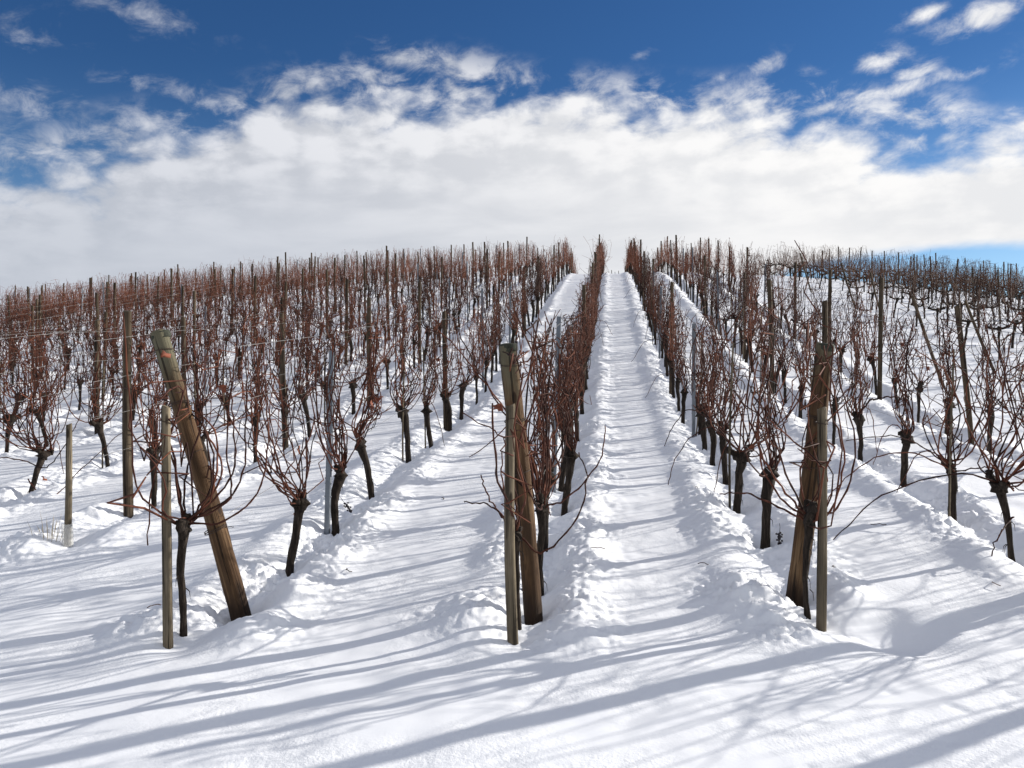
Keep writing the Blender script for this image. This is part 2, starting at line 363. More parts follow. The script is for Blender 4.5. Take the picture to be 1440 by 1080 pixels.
def make_canes(rs, starts, kind, hz, lod, bushy=1.0):
    """list of (points, radii)"""
    out = []; n = int(((rs.integers(14, 27) if lod == 0 else rs.integers(14, 20)) if kind == 'U' else rs.integers(16, 24))*bushy); step = .085 if lod == 0 else .24
    for i in range(n):
        p0 = starts[rs.integers(len(starts))]+rs.normal(size=3)*.012
        if kind == 'U':
            ty = float(np.clip(rs.normal()*.46, -.85, .85)); x1, x2, x3 = rs.normal(size=3)*np.array([.07, .06, .06])
            zt = rs.uniform(1.45, 1.98) if rs.random() < .74 else rs.uniform(1.0, 1.5)
            C = [p0, p0+np.array([x1*.6+rs.normal()*.03, (ty-p0[1])*rs.uniform(.25, .60), rs.uniform(.04, .22)]), np.array([x1, ty*rs.uniform(.62, 1.05), hz+rs.uniform(.26, .58)]),
                 np.array([x2, ty+rs.normal()*.05, hz+(zt-hz)*.68]), np.array([x3, ty+rs.normal()*.09, zt])]
            if rs.random() < .16: q = rs.choice([-1, 1]); C += [C[-1]+np.array([rs.normal()*.03, q*.13, .05]), C[-1]+np.array([rs.normal()*.04, q*rs.uniform(.22, .4), -.03])]
            if rs.random() < .12: C[-1] = C[-1]+np.array([rs.normal()*.16, rs.normal()*.25, .08])
        else:
            q = 1 if p0[0] > 0 else -1; tx = p0[0]+rs.normal()*.22; zt = hz+rs.uniform(.45, 1.2)
            C = [p0, p0+np.array([(tx-p0[0])*.6, rs.normal()*.06, .12]), np.array([tx, rs.normal()*.08, hz+(zt-hz)*.55]), np.array([tx+rs.normal()*.1, rs.normal()*.1, zt])]
            if rs.random() < .25: C += [C[-1]+np.array([rs.choice([-1, 1])*rs.uniform(.1, .35), 0, rs.uniform(-.05, .06)])]
        P = spline(C, max(4, int(abs(C[-1][2]-p0[2]+.25)/step)), rs, .0033 if lod == 0 else .008)
        r0 = rs.uniform(.0046, .0072)*(1 if lod == 0 else 1.10); out.append((P, node_rad(len(P), r0, r0*.66, rs)))
        if rs.random() < (.75 if lod == 0 else .45):      # side shoot
            k = rs.integers(max(1, len(P)//2), len(P)); d = rs.normal(size=3)*np.array([.6, 1, .5])+[0, 0, .35]
            Q = grow(rs, P[k], d, rs.uniform(.12, .42), step*.8, .10, .14, .05)
            if len(Q) > 1: out.append((Q, node_rad(len(Q), .0042, .0024, rs)))
    nd = 1 if rs.random() < .42 and bushy > .4 else 0
    for _ in range(nd):
        Q = drooper(rs, starts[rs.integers(len(starts))], rs.choice([-1, 1])) if kind == 'U' else None
        if Q is not None: out.append((Q[::2] if lod else Q, node_rad(len(Q[::2] if lod else Q),   .0062, .0032, rs)))
    if kind == 'U':
        for _ in range(8 if lod == 0 else 3):     # loose old shoots crossing along the wires
            z = rs.uniform(hz+.3, 1.9); y0 = rs.uniform(-.7, .3); a = rs.normal()*.55
            Q = np.array([[rs.normal()*.05, y0+q, z+a*q+.04*rs.normal()] for q in np.linspace(0, rs.uniform(.25, .6), 7 if lod == 0 else 3)])
            out.append((Q, node_rad(len(Q), .0044, .0028, rs)))
        for _ in range(4 if lod == 0 else 2):     # curled tendrils left on the top wire
            c = np.array([rs.normal()*.03, rs.uniform(-.5, .5), rs.uniform(1.68, 1.92)]); th = np.linspace(0, rs.uniform(2, 5), 8 if lod == 0 else 4); rr = rs.uniform(.02, .05)
            out.append((np.stack([c[0]+.4*rr*np.cos(th), c[1]+rr*np.sin(th), c[2]+rr*np.cos(th)], 1), np.full(len(th), .0036)))
    return out
class Proto: pass
def make_proto(seed, kind, hz, extra=None, bushy=1.0, keep=1.0):
    rs = np.random.default_rng(seed); p = Proto(); tr, st = make_trunk(rs, hz, kind, 9, .68 if bushy < .4 else 1.0); p.trunk = tr.mesh('trunk'); p.trunk.materials.append(M['bark'])
    cs = make_canes(rs, st, kind, hz, 0, bushy)
    if extra:
        for c in extra: q = spline(c, 22, rs, .0048); cs.append((q, node_rad(len(q), .0066, .0036, rs)))
    p.canes = []; al = MB(); cm = M['cane'] if kind == 'U' else M['cane_dark']
    for P, r in cs:
        mb = MB(); mb.tube(P, r, 5); me = mb.mesh('cane'); me.materials.append(cm); p.canes.append(me); al.tube(P, r*1.08, 4)
    p.all = al.mesh('canes'); p.all.materials.append(cm); return p
PU = [make_proto(100+i, 'U', random.uniform(.54, .68)) for i in range(14)]
PT = [make_proto(300+i, 'T', random.uniform(.62, .78)) for i in range(6)]
def lod_proto(seed, kind):
    rs = np.random.default_rng(seed); hz = rs.uniform(.55, .7); tr, st = make_trunk(rs, hz, kind, 5); cb = MB()
    for P, r in make_canes(rs, st, kind, hz, 1): cb.tube(P, r, 3, cap=False)
    def arr(mb):
        v = np.concatenate(mb.v); q = []; 
        for f in mb.f:
            for a in f:
                if len(a) == 4: q.append(a)
                elif len(a) == 5: q.append(a[:4]); q.append([a[0], a[3], a[4], a[4]][:3]+[a[4]]) if False else None
        return v, np.array(q, np.int32)
    return arr(tr), arr(cb)
LU = [lod_proto(500+i, 'U') for i in range(12)]; LT = [lod_proto(600+i, 'T') for i in range(6)]

TH = R(6.8)
def cam_d(x, y): return -x*math.sin(TH)+y*math.cos(TH)
def px(x, y): return 720+1152*(x*math.cos(TH)+y*math.sin(TH))/max(.1, cam_d(x, y))

for v in vines:
    v['d'] = cam_d(v['x'], v['y']); p = px(v['x'], v['y']); v['vis'] = -120 < p < 1560
    v['key'] = v['d']+(0 if v['vis'] else 2.5)
vines.sort(key=lambda v: v['key'])
zall = base(np.array([v['x'] for v in vines]), np.array([v['y'] for v in vines]))+detail(np.array([v['x'] for v in vines]), np.array([v['y'] for v in vines]))
for v, z in zip(vines, zall): v['z'] = float(z)
count_row = {}
for v in sorted(vines, key=lambda v: v['idx']):
    k = (v['kind'], v['row'])
    if v['vis'] or v['kind'] == 'T': count_row[k] = count_row.get(k, 0)+1; v['ord'] = count_row[k]
    else: v['ord'] = None

HERO = {}
# end vines of the three middle rows carry long loose shoots (local coordinates, metres)
HERO[(-2.55, 0)] = make_proto(901, 'U', .66, [
    [(0,0,.66),(.10,.15,.85),(.06,.25,1.15),(-.15,.40,1.36),(-.55,.75,1.46),(-1.1,1.1,1.55)],
    [(0,.03,.66),(.13,.12,.9),(.05,.3,1.25),(-.25,.5,1.42),(-.7,.8,1.5)],
    [(0,.0,.7),(.2,.2,.95),(.16,.35,1.3),(.08,.45,1.7)], [(0,.0,.7),(.25,.2,.9),(.24,.35,1.3),(.2,.45,1.75)],
    [(0,.0,.68),(-.1,.1,1.0),(-.22,.15,1.15),(-.28,.1,.9),(-.27,.05,.55)], [(.02,.0,.7),(.25,.05,.72),(.42,.15,.9),(.46,.2,1.2),(.4,.3,1.5)],
    [(0,.0,.7),(.12,.1,.9),(.05,.2,1.2),(-.05,.25,1.6),(-.04,.3,1.85)], [(.0,.0,.7),(.2,.2,.85),(.13,.3,1.2),(.18,.35,1.9)], [(0,.0,.7),(-.04,.1,1.0),(.02,.2,1.4),(-.1,.25,1.75)], [(0,.1,.7),(.1,.3,1.0),(-.05,.35,1.3),(-.2,.5,1.6)]], 0.28)
HERO[(-.52, 0)] = make_proto(902, 'U', .60, [
    [(0,0,.6),(-.06,.05,.75),(-.10,0,.95),(-.11,.02,1.15)], [(0,0,.6),(-.1,.05,.72),(-.2,.05,.85),(-.24,.0,1.0)],
    [(0,0,.6),(-.08,.0,.70),(-.18,.0,.80),(-.34,-.05,.83)], [(0,.02,.6),(.14,.0,.50),(.34,.15,.68),(.42,.3,.95),(.36,.4,1.12)],
    [(0,.02,.6),(-.04,.1,.9),(-.06,.1,1.15)]], 0.2)
HERO[(-.52, 1)] = make_proto(903, 'U', .62, [
    [(0,0,.62),(-.1,-.1,1.1),(-.28,-.2,1.35),(-.45,-.2,1.62),(-.62,-.2,1.95)], [(0,0,.62),(-.08,-.1,1.05),(-.3,-.2,1.4),(-.55,-.2,1.7),(-.75,-.25,1.9)],
    [(0,0,.6),(-.1,-.1,1.0),(-.3,-.15,1.15),(-.55,-.2,1.3)], [(0,0,.62),(.2,0,.7),(.42,.1,.95),(.46,.1,1.2)]], 1.25)
HERO[(1.27, 0)] = make_proto(904, 'U', .60, [
    [(0,0,.6),(.16,.05,.68),(.24,.05,1.0),(.20,.1,1.35),(.12,.1,1.7)], [(0,0,.6),(.2,.05,.7),(.29,.0,1.05),(.22,.1,1.5),(.2,.1,1.8)],
    [(0,0,.62),(-.15,.05,.72),(-.28,.1,.95),(-.3,.1,1.3),(-.22,.15,1.7)], [(0,0,.62),(-.2,.0,.85),(-.35,.05,1.2),(-.3,.1,1.6)],
    [(0,0,.6),(-.14,0,.9),(-.25,.05,1.2),(-.42,.05,1.35)], [(.0,0,.62),(.1,-.03,.9),(-.1,-.02,1.1),(-.28,0,1.25)],
    [(.3,.0,1.25),(.42,.05,1.36),(.62,.1,1.38)], [(-.02,0,.6),(-.3,.3,.72),(-.5,.5,.7)]], 0.22)
HERO[(1.27, 3)] = make_proto(905, 'U', .62, [[(0,0,.62),(-.2,-.1,.70),(-.42,-.2,.58),(-.62,-.35,.32),(-.68,-.4,.06)], [(0,0,.62),(-.4,-.2,.9),(-.6,-.3,.75),(-.72,-.4,.5)]], 1.2)
HERO[(3.22, 2)] = make_proto(906, 'U', .56, [[(0,0,.56),(-.35,.05,.72),(-.75,0,.66),(-1.1,-.1,.38),(-1.25,-.15,.05)], [(0,0,.56),(-.3,0,.8),(-.6,-.1,.9),(-1.0,-.1,.85)],
    [(0,0,.56),(.3,0,.6),(.55,-.1,.5)]], .9)
HERO[(3.22, 1)] = make_proto(907, 'U', .62, [[(0,0,.62),(-.4,.05,.72),(-.9,.2,.55),(-1.25,.2,.25),(-1.4,.2,.05)], [(0,0,.4),(-.2,-.2,.3),(-.32,-.3,.05)], [(0,0,.6),(-.3,0,1.0),(-.5,0,1.5),(-.75,0,1.7)]])
HERO[(-6.60, 0)] = make_proto(908, 'U', .55, [[(0,0,.5),(-.3,-.1,.55),(-.6,-.2,.4),(-.8,-.3,.2)], [(0,0,.5),(.3,-.1,.45),(.5,0,.75),(.6,.1,1.1)], [(0,0,.3),(.4,-.2,.1),(.8,-.1,.5),(1.2,0,.9)]], 1.5)

VG = {'U': 'bare grapevines trained upright along the vineyard rows', 'T': 'bare grapevines in the cross rows of the right hand block'}
SPECIAL = {(-2.55,0): 'bare vine with long reddish shoots beside the short stake at the left leaning post',
           (-.52,0): 'dark bare vine hidden close behind the middle short stake and thick post',
           (1.27,0): 'dark bare vine squeezed between the right thick post and its short grey stake',
           (-2.55,1): 'bare vine with a large gnarled knotty head just right of the left leaning post',
           (-2.55,2): 'thick shaggy vine tied against the galvanised steel post',
           (-6.60,0): 'bushy reddish vine with low drooping shoots near the left picture edge'}
def bare(n): return n
indiv = vines[:300]; rest = vines[300:]
leafm = MB()
def leaf_mesh(rs, r=.045):
    mb = MB(); n = 11; a = np.linspace(0, 2*np.pi, n, endpoint=False); rad = r*(1+.35*np.cos(5*a)+.1*rs.normal(size=n))
    top = [[rad[i]*math.cos(a[i]), rad[i]*math.sin(a[i])*.8, .018*math.cos(2*a[i]+1)+.012*rs.normal()] for i in range(n)]+[[0, 0, .004]]
    bot = [[p[0], p[1], p[2]-.0015] for p in top]
    F = [[i, (i+1) % n, n] for i in range(n)]+[[n+1+(i+1) % n, n+1+i, 2*n+1] for i in range(n)]+[[(i+1) % n, i, n+1+i, n+1+(i+1) % n] for i in range(n)]
    mb.add(top+bot, F); me = mb.mesh('leaf'); me.materials.append(M['leaf']); return me
LEAVES = [leaf_mesh(np.random.default_rng(40+i), .042) for i in range(4)]
bm_ = MB(); _rs = np.random.default_rng(77)
for i in range(26):
    t = i/26; bm_.blob((_rs.normal()*.016*(1-t*.6), _rs.normal()*.016*(1-t*.6), -.01-.10*t), .0085, _rs, .1, 6, 4)
bm_.tube([(0, 0, .06), (.004, 0, .03), (0, 0, -.02)], .002, 4); BUNCH = bm_.mesh('grape_bunch'); BUNCH.materials.append(M['berry'])

for v in indiv:
    k = (v['row'], v['idx']); hero = HERO.get(k) if v['kind'] == 'U' else None
    pr = hero or random.choice(PU if v['kind'] == 'U' else PT)
    if v['kind'] == 'U':
        o = ordw(v['ord']) if v['ord'] else None
        lab = SPECIAL.get(k) or (f"{o} bare grapevine from the front in the {ROWNAME[v['row']]}" if o else f"bare grapevine beyond the picture edge in the {ROWNAME[v['row']]}")
    else:
        lab = f"low forked vine, {ordw(v['ord'])} from the open strip in {ordw(v['row']+1)} cross row at right"
    root = empty('grapevine', (v['x'], v['y'], v['z']), lab, 'grapevine', VG[v['kind']])
    flip = 0 if hero else random.choice([0, math.pi])
    root.rotation_euler = (0, 0, flip+(0 if hero else random.gauss(0, .22))); s = 1 if hero else random.uniform(.9, 1.1); root.scale = (s, s, s*random.uniform(.95, 1.06))
    t = link('trunk', pr.trunk, None, root)
    if v['d'] < 15.5 or hero:
        for cme in pr.canes: link('cane', cme, None, root)
    else: link('cane_cluster', pr.all, None, root)
    if v['d'] < 17 and random.random() < .33:
        for _ in range(random.randint(1, 2)):
            l = link('leaf', random.choice(LEAVES), None, root); l.location = (random.uniform(-.1, .1), random.uniform(-.4, .4), random.uniform(.75, 1.6)); l.rotation_euler = [random.uniform(-1.5, 1.5) for _ in range(3)]
    v['root'] = root
def vine_at(row, idx): return next(v['root'] for v in indiv if v['kind'] == 'U' and v['row'] == row and v['idx'] == idx)
b1 = link('grape_bunch', BUNCH, None, vine_at(1.27, 1)); b1.location = (.12, -.1, .18); b1['label'] = 'small dried dark grape bunch'
b2 = link('grape_bunch', BUNCH, None, vine_at(-2.55, 2)); b2.location = (-.08, -.05, .32); b2.rotation_euler = (0, .6, 0)
for row, idx, loc in ((-6.60, 0, (.27, -.1, .32)), (-2.55, 0, (-.24, .2, 1.78)), (-.52, 0, (-.14, .05, 1.44)), (-2.55, 0, (.15, .2, 1.55)), (-2.55, 1, (.1, -.3, .50))):
    l = link('leaf', LEAVES[0], None, vine_at(row, idx)); l.location = loc; l.rotation_euler = (1.2, random.random(), random.random()*3); l.scale = (.95,)*3

def merged(name, items, part, label):
    Vs = []; Qs = []; n = 0
    for v in items:
        pv, pq = v['lod'][part]; a = v['rot']; c, s = math.cos(a), math.sin(a); sc = v['s']
        V = np.stack([(pv[:, 0]*c-pv[:, 1]*s)*sc+v['x'], (pv[:, 0]*s+pv[:, 1]*c)*sc+v['y'], pv[:, 2]*sc+v['z']], 1); Vs.append(V); Qs.append(pq+n); n += len(V)
    return np.concatenate(Vs), np.concatenate(Qs)
for v in rest:
    v['lod'] = random.choice(LU if v['kind'] == 'U' else LT); v['rot'] = random.choice([0, math.pi])+random.gauss(0, .25); v['s'] = random.uniform(.9, 1.12)
def mesh_np(name, V, Q, midx, mats):
    me = bpy.data.meshes.new(name); me.vertices.add(len(V)); me.vertices.foreach_set('co', V.astype(np.float32).ravel())
    nq = len(Q); me.loops.add(nq*4); me.loops.foreach_set('vertex_index', Q.astype(np.int32).ravel()); me.polygons.add(nq)
    me.polygons.foreach_set('loop_start', np.arange(nq, dtype=np.int32)*4); me.polygons.foreach_set('loop_total', np.full(nq, 4, np.int32))
    for m in mats: me.materials.append(m)
    me.polygons.foreach_set('material_index', midx.astype(np.int32)); me.polygons.foreach_set('use_smooth', np.ones(nq, bool)); me.update(calc_edges=True); return me
for kind, nm, lab, cm in (('U', 'distant_grapevines', 'mass of distant bare reddish grapevines along the upper slope to the skyline', M['cane']),
                          ('T', 'distant_forked_grapevines', 'mass of distant low forked grapevines on the upper right slope', M['cane_dark'])):
    it = [v for v in rest if v['kind'] == kind]
    if not it: continue
    V0, Q0 = merged(nm, it, 0, lab); V1, Q1 = merged(nm, it, 1, lab)
    me = mesh_np(nm, np.concatenate([V0, V1]), np.concatenate([Q0, Q1+len(V0)]), np.concatenate([np.zeros(len(Q0)), np.ones(len(Q1))]), [M['bark'], cm])
    tag(link(nm, me, None), lab, 'grapevines', None, 'stuff')

# ------------------------------------------------------------------ posts, stakes
def post_mesh(seed, L, r0, r1, sides=14, rings=16, rough=.05, mat=None, capmat=None, below=.25):
    rs = np.random.default_rng(seed); mb = MB(); V = []; zs = np.concatenate([np.linspace(-below, L-.012, rings), [L-.004, L]])
    ph = rs.random(4)*6; bend = rs.normal(size=2)*.012
    for i, z in enumerate(zs):
        t = (z+below)/(L+below); r = r0+(r1-r0)*t
        if i == len(zs)-2: r *= .97
        if i == len(zs)-1: r *= .90
        for j in range(sides):
            a = 2*math.pi*j/sides
            k = 1+rough*(math.sin(2*a+ph[0]+z*1.3)+.6*math.sin(3*a+ph[1]-z*2.1)+.35*math.sin(7*a+ph[2]))+.02*rs.normal()
            V.append((r*k*math.cos(a)+bend[0]*math.sin(z*2.2), r*k*math.sin(a)+bend[1]*math.sin(z*1.7), z+(0 if i < len(zs)-1 else .012*math.sin(a+ph[3]))))
    n = len(zs); F = [[i*sides+j, i*sides+(j+1) % sides, (i+1)*sides+(j+1) % sides, (i+1)*sides+j] for i in range(n-1) for j in range(sides)]
    mb.add(V, F); V2 = V[(n-1)*sides:]; c = len(V)
    me_v = V+[(float(np.mean([p[0] for p in V2])), float(np.mean([p[1] for p in V2])), L+.002)]
    me = bpy.data.meshes.new('post'); F2 = [[(n-1)*sides+j, (n-1)*sides+(j+1) % sides, c] for j in range(sides)]
    me.from_pydata(me_v, [], F+F2); me.materials.append(mat); me.materials.append(capmat or M['grain'])
    for p in me.polygons: p.use_smooth = len(p.vertices) == 4; p.material_index = 1 if len(p.vertices) == 3 else 0
    me.update(); return me
def wire_loop(seed, z, r, turns=2):
    rs = np.random.default_rng(seed); mb = MB(); n = 22*turns; th = np.linspace(0, 2*math.pi*turns, n)
    P = np.stack([r*1.06*np.cos(th), r*1.06*np.sin(th), z+.012*th/6.28+.012*np.sin(th+rs.random()*6)], 1); mb.tube(P, .0032, 5)
    me = mb.mesh('wire_loop'); me.materials.append(M['rust']); return me
def orient(o, bx, by, top, sink=0.0):
    b = Vector((bx, by, G(bx, by)-sink)); t = Vector(top); d = (t-b); o.location = b; o.rotation_mode = 'QUATERNION'; o.rotation_quaternion = Vector((0, 0, 1)).rotation_difference(d.normalized()); return d.length
def unproj(pxx, pyy, d):
    xc = (pxx-720)/1152*d; z = (540-pyy)/1152*d+CAMZ
    return (xc*math.cos(TH)-d*math.sin(TH), xc*math.sin(TH)+d*math.cos(TH), z)
END = [  # base x,y, top point (world), radii, label
    (-2.47, 5.33, (-3.02, 5.22, 1.97), .068, .060, 'thick weathered wooden end post leaning left above a heap of lumpy snow'),
    (-.50, 5.46, (-.66, 5.36, 1.88), .064, .056, 'thick brown wooden end post at the left edge of the central lane'),
    (1.28, 5.95, (1.46, 5.78, 1.89), .066, .057, 'thick brown wooden end post leaning right beside the snow ridge'),
    (3.27, 6.30, (3.22, 6.1, 2.16), .068, .060, 'thick wooden end post just past the right picture edge'),
    (5.18, 6.35, (5.24, 6.2, 2.10), .068, .060, 'thick wooden end post furthest right beyond the picture edge')]
for i, (bx, by, top, r0, r1, lab) in enumerate(END):
    root = empty('end_post', (bx, by, 0), lab, 'post', 'thick wooden end posts of the rows'); L = orient(root, bx, by, top, .05)
    sh = link('shaft', post_mesh(700+i, L, r0, r1, 18, 22, .045, M['endwood'], M['grain']), None, root)
    cb = MB(); th = np.linspace(0, 6.283, 15)[:-1]; rs_ = np.random.default_rng(i+60)
    zz = np.array([L-.045, L-.03, L-.004, L+.006]); cb.tube(np.stack([0*zz, 0*zz, zz], 1), np.array([r1*1.035, r1*1.05, r1*1.03, r1*.9]), 16, jit=.03, rs=rs_)
    link('end_cap', cb.mesh('end_cap'), M['grain'], sh)
    for j, z in enumerate((L-.14, L-.52, L-.86, .72)[:4 if i != 1 else 3]): link('wire_loop', wire_loop(i*10+j, z, r0+(r1-r0)*z/L+.006, 1+(j % 2)), None, sh)
SHORT = [(-2.66, 4.69, (-2.69, 4.72, 1.48), .031, .029, 'short grey wooden stake standing in front of the left leaning post'),
         (-.58, 4.92, (-.60, 4.95, 1.49), .032, .029, 'short grey wooden stake directly in front of the middle thick post'),
         (1.335, 5.40, (1.375, 5.55, 1.46), .036, .031, 'short grey wooden stake in front of the right thick post'),
         (-4.80, 6.78, (-4.80, 6.80, 1.26), .030, .027, 'short pale stake with a clear sleeve round its foot, far left')]
for i, (bx, by, top, r0, r1, lab) in enumerate(SHORT):
    root = empty('short_stake', (bx, by, 0), lab, 'stake', 'short wooden stakes at the row ends'); L = orient(root, bx, by, top, .05)
    link('shaft', post_mesh(740+i, L, r0, r1, 8, 16, .10, M['stakewood'], M['stakewood']), None, root)
    if i < 3: link('wire_loop', wire_loop(80+i, L-.10, r1+.005, 1), None, root)
    else:
        mb = MB(); zz = np.linspace(-.05, .24, 6); mb.tube(np.stack([.004*np.sin(zz*20), 0*zz, zz], 1), .047, 12, cap=False)
        mb.tube(np.stack([.004*np.sin(zz*20), 0*zz, zz], 1)[::-1], .0455, 12, cap=False)
        m, nt, b = new_mat('clear_plastic'); b.inputs['Base Color'].default_value = (.85, .84, .80, 1); b.inputs['Roughness'].default_value = .4; b.inputs['Alpha'].default_value = .28
        link('plastic_sleeve', mb.mesh('sleeve'), m, root)
# steel posts: folded C profile with hooks
def steel_mesh(L):
    w, d, l, t = .023, .016, .010, .0028
    prof = [(-w+l, d), (-w, d), (-w, -d), (w, -d), (w, d), (w-l, d), (w-l, d-t), (w-t, d-t), (w-t, -d+t), (-w+t, -d+t), (-w+t, d-t), (-w+l, d-t)]
    mb = MB(); n = len(prof); V = [(x, y, z) for z in (-.3, L) for x, y in prof]; F = [[j, (j+1) % n, n+(j+1) % n, n+j] for j in range(n)]+[[0, 1, 10, 11], [1, 2, 9, 10], [2, 3, 8, 9], [3, 4, 7, 8], [4, 5, 6, 7]]
    F += [[n+i for i in q][::-1] for q in F[-5:]]; mb.add(V, F)
    z = .35
    while z < L-.03:
        for s in (-1, 1):
            mb.add([(s*w, -.006, z), (s*(w+.009), -.006, z+.004), (s*(w+.009), .006, z+.004), (s*w, .006, z), (s*w, -.006, z+.004), (s*(w+.009), -.006, z+.016), (s*(w+.009), .006, z+.016), (s*w, .006, z+.004)],
                   [[0, 1, 2, 3], [7, 6, 5, 4], [0, 4, 5, 1], [2, 6, 7, 3], [1, 5, 6, 2]])
        z += .12
    me = mb.mesh('steel_post', False); me.materials.append(M['steel']); return me
STEEL = [steel_mesh(1.70), steel_mesh(1.86)]
WOODP = [post_mesh(800+i, random.uniform(1.85, 2.08), random.uniform(.036, .047), random.uniform(.033, .042), 10, 12, .06, M['wood'], M['grain']) for i in range(6)]
posts = []    # x,y,type,lean
PFIRST = {-2.55: [(7.28, 's'), (13.10, 'w')], -.52: [(8.7, 's'), (12.6, 's')], 1.27: [(12.48, 's')], 3.22: [(12.40, 'w')], 5.16: [(12.26, 'w')], -4.70: [(7.71, 'w')], -6.60: [(12.2, 'w')], -8.75: [(13.24, 'w')]}
for rx in ROWX:
    L = list(PFIRST.get(rx, [])); y = (L[-1][0] if L else max(8.5, -rx/.744-2.5)+random.uniform(0, 3))+(3.9 if L else 0)
    while y < 60: L.append((y, 's' if random.random() < .28 else 'w')); y += random.uniform(3.4, 4.4)
    for i, (yy, t) in enumerate(L): posts.append(dict(x=rx+random.gauss(0, .03)-(.08 if i < 2 else 0), y=yy, t=t, row=rx, idx=i, lean=(random.gauss(0, .02), random.gauss(0, .02))))
posts2 = []
for j, cy in enumerate(CROSSY):
    x = 13.0; i = 0
    while x < .5*cy+4 and x < 40: posts2.append(dict(x=x, y=cy+.1, t='w', row=j, idx=i)); x += random.uniform(3.8, 4.6); i += 1
WG = {'w': 'wooden line posts along the vine rows', 's': 'galvanised steel posts along the vine rows'}
cnt = {}
for p in posts:
    k = (p['row'], p['t']); p['vis'] = -40 < px(p['x'], p['y']) < 1480
    if p['vis']: cnt[k] = cnt.get(k, 0)+1
    t = 'wooden line post' if p['t'] == 'w' else 'grey steel post'
    lab = f"{ordw(cnt[k])} {t} in the {ROWNAME[p['row']]}" if p['vis'] else f"{t} beyond the picture edge in the {ROWNAME[p['row']]}"
    me = random.choice(WOODP) if p['t'] == 'w' else random.choice(STEEL)
    o = link('wooden_post' if p['t'] == 'w' else 'steel_post', me, None); o.location = (p['x'], p['y'], G(p['x'], p['y']))
    ln = p['lean']
    if (p['row'], p['idx']) == (5.16, 0): ln = (0.0, -.09); lab = 'weathered wooden line post tilting left in the third row right of the central lane'
    if (p['row'], p['idx']) in ((-2.55, 0),): o.data = STEEL[0]
    o.rotation_euler = (ln[0], ln[1], random.uniform(0, 6.28) if p['t'] == 'w' else random.gauss(0, .15)); o.scale[2] = random.uniform(.98, 1.15) if p['y'] > 16 else 1.0; tag(o, lab, 'post', WG[p['t']])
for p in posts2:
    o = link('wooden_post', random.choice(WOODP), None); o.location = (p['x'], p['y'], G(p['x'], p['y'])); o.rotation_euler = (random.gauss(0, .03), random.gauss(0, .03), random.uniform(0, 6)); o.scale = (.75, .75, .93)
    tag(o, f"dark wooden post, {ordw(p['idx']+1)} from the open strip in {ordw(p['row']+1)} cross row at right", 'post', 'wooden posts of the cross rows')
BRACE = [post_mesh(850+i, 1.75, .034, .029, 10, 12, .06, M['wood'], M['grain']) for i in range(3)]
for j, cy in enumerate(CROSSY):
    if j not in (3, 7, 9, 12): continue
    o = link('leaning_post', BRACE[j % 3], None); x = 8.7+random.gauss(0, .15); o.location = (x, cy, G(x, cy)); o.rotation_euler = (random.gauss(0, .05), -random.uniform(.24, .38), 0)
    tag(o, f"leaning grey brace post at the end of {ordw(j+1)} cross row beside the open snow strip", 'post', 'leaning brace posts along the open strip')
o = link('leaning_post', BRACE[0], None); o.location = (6.72, 17.5, G(6.72, 17.5)); o.rotation_euler = (0, -.32, 0); o.scale = (1, 1, 1.12)
tag(o, 'leaning brace post standing alone inside the open snow strip at right', 'post', 'leaning brace posts along the open strip')
# thin training stakes beside some vines
TS = [post_mesh(870+i, 1.30+.15*i, .012, .010, 7, 7, .08, M['stakewood'], M['stakewood'], .15) for i in range(4)]
scount = {}
for v in sorted(indiv, key=lambda v: v['idx']):
    force = (v['row'], v['idx']) in ((3.22, 2), (1.27, 2), (-2.55, 4), (-6.6, 1)) and v['kind'] == 'U'
    if not v['vis'] or v['kind'] != 'U' or not (force or (random.random() < .26 and v['d'] > 9)): continue
    o = link('training_stake', TS[v['idx'] % 4], None); x, y = v['x']-.07, v['y']-.05; o.location = (x, y, G(x, y)); o.rotation_euler = (random.gauss(0, .03), random.gauss(0, .03), random.random()*6)
    tag(o, f"thin stake beside the {ordw(v['ord'])} vine of the {ROWNAME[v['row']]}", 'stake', 'thin training stakes beside vines')

# ------------------------------------------------------------------ trellis wires, one set per row
for rx in ROWX:
    y0 = ROWSTART.get(round(rx, 2), 0)+.7 if round(rx, 2) in ROWSTART else max(8.0, -rx/.744-3)
    if abs(rx) > 22: continue
    root = empty('trellis_wires', (rx, y0, G(rx, y0)), f"thin steel trellis wires strung along the {ROWNAME[rx]}", 'wires', 'trellis wires of the rows')
    ys = np.arange(y0, 60, 1.5); zz = base(np.full_like(ys, rx), ys)
    for h in (.68, 1.05, 1.40, 1.78):
        mb = MB(); P = np.stack([0*ys+.02*np.sin(ys*3.1), ys-y0, zz-root.location.z+h+.02*np.sin(ys*2.1+h)], 1); mb.tube(P, .0021, 3, cap=False)
        w = link('wire', mb.mesh('wire'), M['wire'], root)
